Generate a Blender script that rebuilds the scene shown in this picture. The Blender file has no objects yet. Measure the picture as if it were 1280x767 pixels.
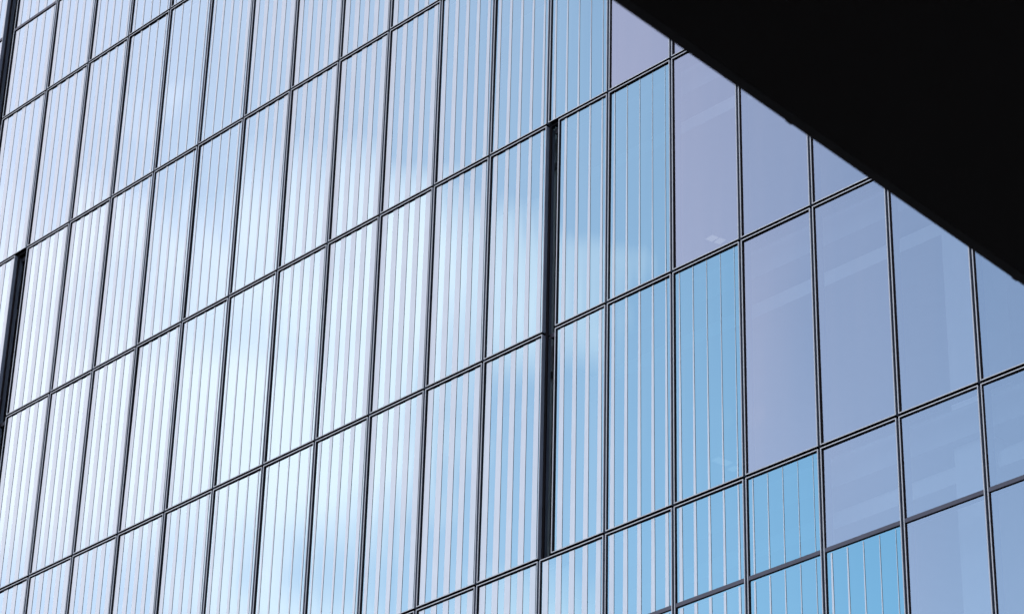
import bpy, math, random
from mathutils import Vector, Matrix

# ------------------------------------------------------------------ camera
S = bpy.context.scene
C = S.collection
ZG = 37.65                                   # height of storey line 0 above the ground
CAM = Vector((42.1514, -26.4203, -36.0476 + ZG))
RIGHT = Vector((0.6953456, 0.7183021, 0.0231650))
UP = Vector((0.3374919, -0.3548242, 0.8718939))
FWD = Vector((-0.6345027, 0.5984496, 0.4891466))
cam = bpy.data.objects.new('camera', bpy.data.cameras.new('camera'))
C.objects.link(cam)
m = Matrix.Identity(4)
for r in range(3):
    m[r][0] = RIGHT[r]; m[r][1] = UP[r]; m[r][2] = -FWD[r]; m[r][3] = CAM[r]
cam.matrix_world = m
cam.data.sensor_width = 36
cam.data.lens = 36 * 3522.41 / 1280
cam.data.clip_end = 5000
cam.data.dof.use_dof = True
cam.data.dof.focus_distance = 46
cam.data.dof.aperture_fstop = 7.1
S.camera = cam

# ------------------------------------------------------------------ world, sun, exposure
SUN_EL, SUN_AZ = math.radians(42), math.radians(28)      # behind the glass building: its front is in open shade
w = bpy.data.worlds.new('World'); S.world = w; w.use_nodes = True
nt = w.node_tree; nt.nodes.clear(); N = nt.nodes; L = nt.links
def nd(t, **k):
    n = N.new(t)
    for a, b in k.items(): setattr(n, a, b)
    return n
def mth(op, a, b=None, c=None):
    n = nd('ShaderNodeMath', operation=op)
    for q, v in enumerate((a, b, c)):
        if v is None: continue
        if isinstance(v, (int, float)): n.inputs[q].default_value = v
        else: L.new(v, n.inputs[q])
    return n.outputs[0]
def ramp(v, a, b, x, y):
    n = nd('ShaderNodeMapRange', interpolation_type='SMOOTHSTEP')
    L.new(v, n.inputs[0])
    for q, k in enumerate((a, b, x, y)): n.inputs[q + 1].default_value = k
    return n.outputs[0]
sky = nd('ShaderNodeTexSky', sky_type='NISHITA', sun_disc=False, sun_elevation=SUN_EL, sun_rotation=SUN_AZ)
sky.air_density = 1.0; sky.dust_density = 1.5; sky.ozone_density = 1.6
tc = nd('ShaderNodeTexCoord')
def dot(v):
    n = nd('ShaderNodeVectorMath', operation='DOT_PRODUCT'); L.new(tc.outputs['Generated'], n.inputs[0])
    n.inputs[1].default_value = v; return n.outputs['Value']
# a cloud bank stands in the sky in front of the building, centred on this direction
A = dot((0.6953, -0.7183, 0.0232)); B = dot((0.3375, 0.3548, 0.8719)); F = dot((-0.6345, -0.5984, 0.4891))
Fp = mth('MAXIMUM', F, 0.05)
a = mth('DIVIDE', A, Fp); b = mth('DIVIDE', B, Fp)
def blob(cx, cy, rx, ry):
    p = mth('POWER', mth('DIVIDE', mth('SUBTRACT', a, cx), rx), 2.0)
    q = mth('POWER', mth('DIVIDE', mth('SUBTRACT', b, cy), ry), 2.0)
    return mth('SUBTRACT', 1.0, mth('SQRT', mth('ADD', p, q)))
bank = mth('MAXIMUM', blob(-0.135, -0.030, 0.160, 0.098), -1.8)
def noise(sc, det, rough, dist=0.0, off=(0, 0, 0), st=(1, 1, 1)):
    mp = nd('ShaderNodeMapping'); L.new(tc.outputs['Generated'], mp.inputs[0])
    mp.inputs['Location'].default_value = off; mp.inputs['Scale'].default_value = st
    n = nd('ShaderNodeTexNoise'); L.new(mp.outputs[0], n.inputs['Vector'])
    n.inputs['Scale'].default_value = sc; n.inputs['Detail'].default_value = det
    n.inputs['Roughness'].default_value = rough; n.inputs['Distortion'].default_value = dist
    return n.outputs[0]
n1 = noise(12, 2.2, 0.42, 0.3, (0.2, 5.7, 1.4), (1, 1, 1.5))
n2 = noise(6, 3, 0.5, 0.2, (7.3, 2.2, 5.1))
dens = mth('ADD', bank, mth('ADD', mth('MULTIPLY', mth('SUBTRACT', n1, 0.52), 1.9), mth('MULTIPLY', mth('SUBTRACT', n2, 0.5), 0.9)))
veil = ramp(a, -0.20, 0.20, 0.58, 0.02)
near = mth('MAXIMUM', ramp(dens, -0.70, 0.68, 0.0, 1.0), veil)
far = mth('MULTIPLY', ramp(F, 0.955, 0.86, 0.0, 1.0), ramp(noise(2.6, 5, 0.55, 0.3, (1, 4, 2)), 0.36, 0.58, 0.15, 1.0))
mask = mth('MAXIMUM', near, far)
cl = nd('ShaderNodeMix', data_type='RGBA')
L.new(mask, cl.inputs[0]); L.new(sky.outputs[0], cl.inputs[6]); cl.inputs[7].default_value = (5.35, 4.75, 5.3, 1)
bg = nd('ShaderNodeBackground'); L.new(cl.outputs[2], bg.inputs[0]); bg.inputs[1].default_value = 0.15
out = nd('ShaderNodeOutputWorld'); L.new(bg.outputs[0], out.inputs[0])

sd = bpy.data.lights.new('sun', 'SUN'); sd.energy = 3.0; sd.angle = math.radians(0.5); sd.color = (1, 0.95, 0.88)
sun = bpy.data.objects.new('sun', sd); C.objects.link(sun)
sv = Vector((math.sin(SUN_AZ) * math.cos(SUN_EL), math.cos(SUN_AZ) * math.cos(SUN_EL), math.sin(SUN_EL)))
sun.rotation_euler = sv.to_track_quat('Z', 'Y').to_euler(); sun.location = (30, 60, 90)

S.view_settings.view_transform = 'Standard'; S.view_settings.look = 'None'
S.view_settings.gamma = 1; S.view_settings.exposure = 1.5
S.cycles.max_bounces = 14; S.cycles.transparent_max_bounces = 24; S.cycles.glossy_bounces = 6
S.cycles.caustics_reflective = False; S.cycles.caustics_refractive = False

# ------------------------------------------------------------------ materials
def mat(name):
    M = bpy.data.materials.new(name); M.use_nodes = True
    M.node_tree.nodes.clear(); return M, M.node_tree.nodes, M.node_tree.links
def solid(name, col, rough=0.5, metal=0.0, var=0.06, scale=3.0, bump=0.0, spec=0.5):
    M, n, l = mat(name)
    o = n.new('ShaderNodeOutputMaterial'); p = n.new('ShaderNodeBsdfPrincipled'); l.new(p.outputs[0], o.inputs[0])
    t = n.new('ShaderNodeTexCoord'); z = n.new('ShaderNodeTexNoise'); l.new(t.outputs['Object'], z.inputs['Vector'])
    z.inputs['Scale'].default_value = scale; z.inputs['Detail'].default_value = 5
    mr = n.new('ShaderNodeMapRange'); l.new(z.outputs[0], mr.inputs[0])
    mr.inputs[1].default_value = 0.3; mr.inputs[2].default_value = 0.7
    mr.inputs[3].default_value = 1 - var; mr.inputs[4].default_value = 1 + var
    mx = n.new('ShaderNodeMix'); mx.data_type = 'RGBA'; mx.blend_type = 'MULTIPLY'; mx.inputs[0].default_value = 1
    mx.inputs[6].default_value = (*col, 1); l.new(mr.outputs[0], mx.inputs[7]); l.new(mx.outputs[2], p.inputs['Base Color'])
    p.inputs['Roughness'].default_value = rough; p.inputs['Metallic'].default_value = metal
    p.inputs['Specular IOR Level'].default_value = spec
    if bump:
        bp = n.new('ShaderNodeBump'); bp.inputs['Strength'].default_value = bump; bp.inputs['Distance'].default_value = 0.01
        l.new(z.outputs[0], bp.inputs['Height']); l.new(bp.outputs[0], p.inputs['Normal'])
    return M
def glass(name, steep, grazing, trans, base, gain, wave):
    """Thin coated glazing: a mirror part (coating + Fresnel) over a tinted see-through part, with slight roller waves.
    As on real coated glass the mirror tint drifts with the angle of incidence, from steep to grazing."""
    M, n, l = mat(name)
    o = n.new('ShaderNodeOutputMaterial'); mx = n.new('ShaderNodeMixShader'); l.new(mx.outputs[0], o.inputs[0])
    tr = n.new('ShaderNodeBsdfTransparent'); tr.inputs[0].default_value = (*trans, 1)
    gl = n.new('ShaderNodeBsdfGlossy'); gl.inputs['Roughness'].default_value = 0.0; 
    lw = n.new('ShaderNodeLayerWeight'); lw.inputs[0].default_value = 0.5
    rg = n.new('ShaderNodeMapRange'); l.new(lw.outputs['Facing'], rg.inputs[0]); rg.inputs[1].default_value = 0.24; rg.inputs[2].default_value = 0.56
    cm = n.new('ShaderNodeMix'); cm.data_type = 'RGBA'; l.new(rg.outputs[0], cm.inputs[0]); cm.inputs[6].default_value = (*steep, 1); cm.inputs[7].default_value = (*grazing, 1)
    l.new(cm.outputs[2], gl.inputs[0])
    fr = n.new('ShaderNodeFresnel'); fr.inputs[0].default_value = 1.52
    mm = n.new('ShaderNodeMath'); mm.operation = 'MULTIPLY_ADD'; l.new(fr.outputs[0], mm.inputs[0])
    mm.inputs[1].default_value = gain; mm.inputs[2].default_value = base; mm.use_clamp = True
    t = n.new('ShaderNodeTexCoord'); mp = n.new('ShaderNodeMapping'); l.new(t.outputs['Object'], mp.inputs[0])
    mp.inputs['Scale'].default_value = (1.0, 1.0, 0.16)
    z = n.new('ShaderNodeTexNoise'); l.new(mp.outputs[0], z.inputs['Vector'])
    z.inputs['Scale'].default_value = 2.6; z.inputs['Detail'].default_value = 1.5
    bp = n.new('ShaderNodeBump'); bp.inputs['Strength'].default_value = 1.0; bp.inputs['Distance'].default_value = wave
    l.new(z.outputs[0], bp.inputs['Height']); l.new(bp.outputs[0], gl.inputs['Normal'])
    l.new(mm.outputs[0], mx.inputs[0]); l.new(tr.outputs[0], mx.inputs[1]); l.new(gl.outputs[0], mx.inputs[2])
    return M
M_EDGE = solid('anodised edge', (0.45, 0.50, 0.50), 0.5, 0.0, 0.05, 6)
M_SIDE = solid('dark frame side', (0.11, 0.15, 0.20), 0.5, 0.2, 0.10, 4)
M_GASK = solid('black gasket', (0.006, 0.006, 0.008), 0.8, 0, 0.1, spec=0.1)
M_BAR = solid('dark grey bar', (0.050, 0.052, 0.064), 0.4, 0.2, 0.08)
M_FIN = solid('pale grey strip', (0.52, 0.565, 0.545), 0.33, 0.45, 0.03, 2)
M_BEAD = solid('dark strip edge', (0.36, 0.36, 0.39), 0.6)
M_BACK = glass('cyan coated glass', (0.45, 0.775, 0.77), (0.69, 0.845, 0.895), (0.28, 0.42, 0.46), 0.51, 0.8, 0.0012)
M_PLAIN = glass('lilac coated glass', (0.93, 0.90, 0.85), (1.0, 0.93, 0.97), (0.56, 0.65, 0.68), 0.385, 1.0, 0.0010)
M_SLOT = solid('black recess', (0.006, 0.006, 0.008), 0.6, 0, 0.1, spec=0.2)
M_WALL = solid('dark wall panel', (0.06, 0.065, 0.075), 0.5, 0.2)
M_CONC = solid('interior concrete', (0.42, 0.43, 0.44), 0.8, 0, 0.08, 1)
M_CEIL = solid('white ceiling', (0.70, 0.72, 0.72), 0.8, 0, 0.03)
M_CORE = solid('core wall paint', (0.30, 0.30, 0.32), 0.8)
M_SOFF = solid('black soffit cladding', (0.018, 0.0165, 0.015), 0.7, 0, 0.15, 0.6, spec=0.15)
M_FASC = solid('black fascia metal', (0.016, 0.015, 0.0145), 0.5, 0, 0.1, spec=0.2)
M_GRND = solid('asphalt', (0.05, 0.05, 0.052), 0.9, 0, 0.25, 40, 0.4, spec=0.2)
def lampmat():
    M, n, l = mat('lamp tube'); o = n.new('ShaderNodeOutputMaterial'); e = n.new('ShaderNodeEmission')
    e.inputs[0].default_value = (1, 0.93, 0.82, 1); e.inputs[1].default_value = 0.09; l.new(e.outputs[0], o.inputs[0]); return M
M_LAMP = lampmat()

# ------------------------------------------------------------------ mesh helpers
class MB:
    def __init__(s): s.v = []; s.f = []; s.m = []; s.mats = []; s.smooth = []
    def mi(s, M):
        if M not in s.mats: s.mats.append(M)
        return s.mats.index(M)
    def quad(s, pts, M, sm=False):
        k = len(s.v); s.v += [tuple(p) for p in pts]; s.f.append(tuple(range(k, k + len(pts)))); s.m.append(s.mi(M)); s.smooth.append(sm)
    def box(s, x0, x1, y0, y1, z0, z1, M, front=None, left=None, top=None):
        k = len(s.v)
        s.v += [(x0,y0,z0),(x1,y0,z0),(x1,y1,z0),(x0,y1,z0),(x0,y0,z1),(x1,y0,z1),(x1,y1,z1),(x0,y1,z1)]
        fs = [(0,3,2,1),(4,5,6,7),(0,1,5,4),(1,2,6,5),(2,3,7,6),(3,0,4,7)]
        for q, f in enumerate(fs):
            s.f.append(tuple(k + c for c in f)); s.smooth.append(False)
            s.m.append(s.mi({2: front, 5: left, 1: top}.get(q) or M))
    def add(s, o):
        k = len(s.v); s.v += o.v; s.f += [tuple(k + c for c in f) for f in o.f]
        s.m += [s.mi(o.mats[i]) for i in o.m]; s.smooth += o.smooth
    def build(s, name, parent=None):
        me = bpy.data.meshes.new(name); me.from_pydata(s.v, [], s.f); me.update()
        for M in s.mats: me.materials.append(M)
        me.polygons.foreach_set('material_index', s.m); me.polygons.foreach_set('use_smooth', s.smooth)
        o = bpy.data.objects.new(name, me); C.objects.link(o)
        if parent: o.parent = parent
        return o
def empty(name, loc=(0, 0, 0)):
    o = bpy.data.objects.new(name, None); o.location = loc; C.objects.link(o); return o

# ------------------------------------------------------------------ ground
g = MB(); g.quad([(-2500, -2500, 0), (2500, -2500, 0), (2500, 2500, 0), (-2500, 2500, 0)], M_GRND)
o = g.build('ground'); o['kind'] = 'structure'

# ------------------------------------------------------------------ glass building
BW = 1.35
HZ = {0: 0.0, 1: -3.79035, 2: -7.57536, 3: -11.37261, 4: -15.17828, 5: -18.98479}
HT = 0.4030                                      # where the half-way bar sits below the storey line
for j in (6, 7, 8, 9): HZ[j] = HZ[5] - 3.806 * (j - 5)
HZ[10] = -ZG + 0.02
for j in (-1, -2, -3): HZ[j] = 3.80 * -j
def Z(j): return HZ[j] + ZG
XW = {0: -0.10, -1: -1.35 - 0.34}                # two bays at the left are wider
def XC(c): return XW.get(c, c * BW if c > 0 else XW[-1] + (c + 1) * (BW + 0.1))
J0, J1, I0, I1 = -3, 10, -8, 30
building = empty('glass_office_building', (0, 0, 0))
building['label'] = 'tall office building with a mirror glass grid front of striped and plain blue panes'
building['category'] = 'office building'

GAP, FW = 0.021, 0.015                           # half joint gap, width of the pale frame face
YP = 0.028                                       # the glass
KN = [(-6, .46), (-2, .48), (-1, .44), (0, .35), (1, .22), (1.7, .12), (2.4, .10), (3, .20), (3.7, .38), (4.3, .46), (5.5, .46),
      (6.4, .40), (7, .33), (7.6, .25), (8.1, .19), (8.6, .12), (9.1, .05), (9.6, .022), (11, .012)]
def share(u):                                    # width of a strip as a share of the strip spacing
    if u <= KN[0][0]: return KN[0][1]
    for (a0, d0), (a1, d1) in zip(KN, KN[1:]):
        if u <= a1: return d0 + (d1 - d0) * (u - a0) / (a1 - a0)
    return KN[-1][1]
def frame_ring(mb, x0, x1, z0, z1):
    a0, a1, b0, b1 = x0 + GAP, x1 - GAP, z0 + GAP, z1 - GAP
    D = 0.20
    mb.box(a0, a0 + FW, 0, D, b0, b1, M_SIDE, M_EDGE)
    mb.box(a1 - FW, a1, 0, D, b0, b1, M_SIDE, M_EDGE, left=M_EDGE)
    mb.box(a0 + FW, a1 - FW, 0, D, b0, b0 + FW, M_GASK, M_EDGE, top=M_EDGE)
    mb.box(a0 + FW, a1 - FW, 0, D, b1 - FW, b1, M_GASK, M_EDGE)
    # black glazing gasket, set a little back from the frame face
    q = FW + 0.0; t = 0.007
    mb.box(a0 + q, a0 + q + t, 0.010, YP + 0.02, b0 + q, b1 - q, M_GASK)
    mb.box(a0 + q + t, a1 - q, 0.006, YP + 0.02, b1 - q - 0.010, b1 - q, M_GASK)
    # joint seal bridging to the neighbours
    mb.box(x1 - GAP, x1 + GAP, 0.075, 0.10, z0 - GAP, z1 - GAP, M_GASK)
    mb.box(x0 + GAP, x1 - GAP, 0.076, 0.10, z0 - GAP, z0 + GAP, M_GASK)
def bow(x0, x1, z0, z1, rnd, amp=1.0):
    """How one sheet of glass tilts and bows in its frame: returns y offset as a function of x, z."""
    tx, tz = rnd.gauss(0, 0.0022) * amp, rnd.gauss(0, 0.0011) * amp
    pil, sk = rnd.gauss(0.0, 0.0016) * amp, rnd.gauss(0, 0.0010) * amp
    def f(x, z):
        p, q = (x - x0) / (x1 - x0) * 2 - 1, (z - z0) / (z1 - z0) * 2 - 1
        return tx * p * (x1 - x0) / 2 + tz * q * (z1 - z0) / 2 + pil * (1 - p * p) * (1 - q * q) + sk * p * q
    return f
def pane(mb, x0, x1, z0, z1, y, M, f, nx=8, nz=14):
    e = GAP + FW * 0.6
    x0 += e; x1 -= e; z0 += e; z1 -= e
    k = len(mb.v)
    for c in range(nz + 1):
        for r in range(nx + 1):
            x, z = x0 + (x1 - x0) * r / nx, z0 + (z1 - z0) * c / nz
            mb.v.append((x, y + f(x, z), z))
    for c in range(nz):
        for r in range(nx):
            i = k + c * (nx + 1) + r
            mb.f.append((i, i + 1, i + nx + 2, i + nx + 1)); mb.m.append(mb.mi(M)); mb.smooth.append(True)
def strips(sink, col, x0, x1, z0, z1, jt, jb, f, shift=0.0):
    """Upright flat metal strips just in front of the mirror glass, their width swelling and shrinking over the front."""
    ns = 10
    ya, yb = YP - 0.0065, YP - 0.0045
    for k in range(5):
        fx = col + 0.1 + 0.2 * k
        X = XC(col) + (0.1 + 0.2 * k) * (XC(col + 1) - XC(col))
        lo, hi = x0 + GAP + FW + 0.012, x1 - GAP - FW - 0.002
        if X < lo + .02 or X > hi - .02: continue
        mb = MB(); ring = []
        for q in range(ns + 1):
            t = q / ns
            z = (z1 - GAP - FW - .026) + ((z0 + GAP + FW + .001) - (z1 - GAP - FW - .026)) * t
            h = share(fx - (jt + (jb - jt) * t) - shift) * 0.2 * BW / 2
            ring.append((max(X - h, lo), min(X + h, hi), z))
        for l, r_, z in ring:
            dl, dr_ = f(l, z), f(r_, z)
            mb.v += [(l, ya + dl, z), (r_, ya + dr_, z), (r_, yb + dr_, z), (l, yb + dl, z)]
        for q in range(ns):
            n = 4 * q
            for e, MM in ((0, M_FIN), (1, M_FIN), (2, M_BEAD), (3, M_FIN)):
                mb.f.append((n + e, n + 4 + e, n + 4 + (e + 1) % 4, n + (e + 1) % 4)); mb.m.append(mb.mi(MM)); mb.smooth.append(False)
        mb.f.append((0, 1, 2, 3)); mb.m.append(0); mb.smooth.append(False)
        n = 4 * ns; mb.f.append((n, n + 3, n + 2, n + 1)); mb.m.append(0); mb.smooth.append(False)
        sink(mb)

VIS = {0: (-2, 3), 1: (-2, 8), 2: (-1, 13), 3: (-1, 15), 4: (0, 17), 5: (9, 17)}
BAR_ROWS = (-5, 0, 5, 10)
SLOT_R = {(11, 3), (11, 4)}                       # slot at the left of these bays
SLOT_L = {(-1, 2), (-1, 3), (-2, 0), (-2, 1), (-2, -1)}     # slot at the right of these bays
def extents(c, j):
    x0, x1 = XC(c), XC(c + 1)
    if (c, j) in SLOT_R: x0 += 0.215 + GAP
    if (c, j) in SLOT_L: x1 -= 0.37
    return x0, x1
stuff = MB()
for j in range(J0, J1):
    z1, z0 = Z(j), Z(j + 1)
    for c in range(I0, I1):
        rnd = random.Random(c * 131 + j * 977 + 5)
        x0, x1 = extents(c, j)
        seen = j in VIS and VIS[j][0] <= c <= VIS[j][1]
        bar = j in BAR_ROWS
        zt = z1 + (HZ[j + 1] - HZ[j]) * HT
        striped = c - j <= 9
        lower_striped = striped or (bar and c - j <= 10)
        if seen:
            fr = MB(); frame_ring(fr, x0, x1, z0, z1); win = fr.build('window', building)
            if not striped: win['label'] = 'plain lilac blue window without vertical stripes' if not lower_striped else 'window with a plain upper pane and a striped lower pane'
            P = MB()
            sink = lambda mb, win=win: mb.build('strip', win)
        else:
            frame_ring(stuff, x0, x1, z0, z1); P = stuff; sink = stuff.add
        small = dict(nx=8, nz=14) if seen else dict(nx=2, nz=2)
        def lite(za, zb, on, ja, jb_, sh=0.0):
            f = bow(x0, x1, za, zb, rnd)
            pane(P, x0, x1, za, zb, YP, M_BACK if on else M_PLAIN, f, **small)
            if on: strips(sink, c, x0, x1, za, zb, ja, jb_, f, sh)
        if bar:
            lite(zt, z1, striped, j, j + HT)
            lite(z0, zt, lower_striped, j + HT, j + 1, 0.0 if striped else 0.9)
        else:
            lite(z0, z1, striped, j, j + 1)
        if seen:
            P.build('pane', win)
        if bar:
            T = MB() if seen else stuff
            T.box(x0 + GAP + FW, x1 - GAP - FW, 0.006, 0.15, zt - 0.030, zt + 0.030, M_GASK, M_BAR)
            if seen: T.build('transom', win)
st = stuff.build('window', building); st['kind'] = 'stuff'

# recessed black slots between bays
def slot(x0, x1, jt, jb):
    s = MB(); z1, z0 = Z(jt) - GAP, Z(jb) + GAP
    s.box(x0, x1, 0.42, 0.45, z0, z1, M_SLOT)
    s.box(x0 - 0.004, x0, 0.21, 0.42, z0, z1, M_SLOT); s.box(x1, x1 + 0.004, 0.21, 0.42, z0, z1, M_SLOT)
    for j in range(jt + 1, jb):
        s.box(x0 + .002, x1 - .002, 0.14, 0.419, Z(j) - 0.05, Z(j) + 0.02, M_BAR)
    s.box(x0 + .002, x1 - .002, 0.16, 0.419, z1 - 0.10, z1 - .004, M_BAR)
    s.build('recessed_slot', building)
slot(11 * BW + 0.017, 11 * BW + 0.213 + GAP, 3, 5)
slot(XC(0) - 0.37 - GAP + .012, XC(0) - .001, 2, 4)
slot(XC(-1) - 0.37 - GAP + .012, XC(-1) - .001, -1, 2)

# storeys inside: slabs with white ceilings, columns, the core wall
X0, X1 = XC(I0), XC(I1)
for j in range(J0, J1 + 1):
    s = MB(); zt = Z(j) + 0.05 if j > J0 else Z(j) - .3
    zb = max(zt - 0.45, 0.006)
    if zt > zb: s.box(X0 + .05, X1 - .05, 0.46, 17.9, zb, zt, M_CONC)
    if j < J1: s.box(X0 + .1, X1 - .1, 0.9, 17, Z(j) - 0.62, Z(j) - 0.60 + 0.10, M_CEIL)
    s.build('floor_slab', building)
for j in range(J0, J1):
    s = MB(); s.box(X0 + .1, X1 - .1, 0.75, 1.05, Z(j) - 0.84, Z(j) - 0.62, M_CEIL); s.build('ceiling_bulkhead', building)
for c in (-5, 0.2, 5.4, 10.6, 16.32, 21.4, 26.6):
    s = MB(); s.box(c * BW, c * BW + 0.60, 0.62, 1.22, 0.02, Z(J0) - .3, M_CEIL); s.build('column', building)
s = MB(); s.box(X0 + 1, X1 - 1, 9.0, 9.3, 0.01, Z(J0) - 0.4, M_CORE); s.build('core_wall', building)
# shell: side walls, back wall, roof with parapet
s = MB()
s.box(X0 - 0.3, X0 - .002, 0.0, 18.3, 0.004, Z(J0) + 0.8, M_WALL)
s.box(X1 + .02, X1 + 0.3, 0.0, 18.3, 0.004, Z(J0) + 0.8, M_WALL)
s.box(X0, X1, 18.0, 18.3, 0.004, Z(J0) + 0.8, M_WALL)
s.box(X0, X1 + .018, 0.0, 0.35, Z(J0) + 0.0, Z(J0) + 0.8, M_WALL)
s.build('wall', building)
s = MB(); s.box(X0, X1, 0.351, 17.999, Z(J0) - 0.29, Z(J0) + 0.05, M_WALL); s.build('roof', building)

# ceiling lights that show faintly through the glass
def pix(u, v):
    d = RIGHT * ((u - 640) / 3522.41) - UP * ((v - 383.5) / 3522.41) + FWD; return d.normalized()
def hit(u, v, z):
    d = pix(u, v); return CAM + d * ((z - CAM.z) / d.z)
for (ua, va, ub, vb, j) in ((886, 296, 894, 299.5, 3), (896, 300, 904, 302.5, 3), (893, 573, 912, 580, 4), (913, 584, 921, 587, 4)):
    zc = Z(j) - 0.70
    p, q = hit(ua, va, zc), hit(ub, vb, zc)
    d = (q - p); n = Vector((-d.y, d.x, 0)).normalized() * 0.09
    s = MB()
    k = len(s.v); base = [p + n, q + n, q - n, p - n]
    s.quad(base[::-1], M_LAMP); up = [v + Vector((0, 0, .06)) for v in base]
    s.quad(up, M_CONC)
    for e in range(4): s.quad([base[e], base[(e + 1) % 4], up[(e + 1) % 4], up[e]], M_CONC)
    s.build('ceiling_light', building)

# ------------------------------------------------------------------ black canopy overhead
HC = CAM.z + 6.0
pa, pb = hit(765, 0, HC), hit(1280, 357, HC)
dr = (pb - pa); dr.z = 0; dr.normalize()          # runs towards the building
nr = Vector((dr.y, -dr.x, 0))                      # away from the photograph's free side
if nr.x < 0: nr = -nr
canopy = empty('entrance_canopy', (pa.x + nr.x * 6, pa.y, 0))
canopy['label'] = 'flat black canopy overhead cutting diagonally across the upper right corner'
canopy['category'] = 'canopy'
inv = -Vector(canopy.location)
def cp(s_, t_, z): v = pa + dr * s_ + nr * t_; return Vector((v.x, v.y, z)) + inv
def cbox(mb, s0, s1, t0, t1, z0, z1, M):
    b = [cp(s0, t0, z0), cp(s1, t0, z0), cp(s1, t1, z0), cp(s0, t1, z0)]; t = [cp(s0, t0, z1), cp(s1, t0, z1), cp(s1, t1, z1), cp(s0, t1, z1)]
    mb.quad(b[::-1], M); mb.quad(t, M)
    for e in range(4): mb.quad([b[e], b[(e + 1) % 4], t[(e + 1) % 4], t[e]], M)
s = MB()
cbox(s, -14, 17, 0.05, 16, HC, HC + 0.55, M_SOFF); s.build('soffit', canopy)
s = MB(); cbox(s, -14, 17, 0.0, 0.048, HC - 0.0, HC + 0.60, M_FASC); s.build('fascia', canopy)
s1 = (hit(993, 155, HC) - pa).length
for k in range(-5, 8):
    s = MB(); q = s1 + k * 1.585
    cbox(s, q - 0.036, q, -0.007, -0.0005, HC + 0.002, HC + 0.5, M_FASC); s.build('joint_cover', canopy)
for sx in (-13, 15.5):
    for tx in (1.0, 14.5):
        s = MB(); v = cp(sx, tx, 0); n = 20; r = 0.16
        ring = [(v.x + r * math.cos(2 * math.pi * q / n), v.y + r * math.sin(2 * math.pi * q / n)) for q in range(n)]
        for q in range(n):
            A_, B2 = ring[q], ring[(q + 1) % n]
            s.quad([(A_[0], A_[1], 0.0), (B2[0], B2[1], 0.0), (B2[0], B2[1], HC - .001), (A_[0], A_[1], HC - .001)], M_FASC, True)
        s.build('post', canopy)
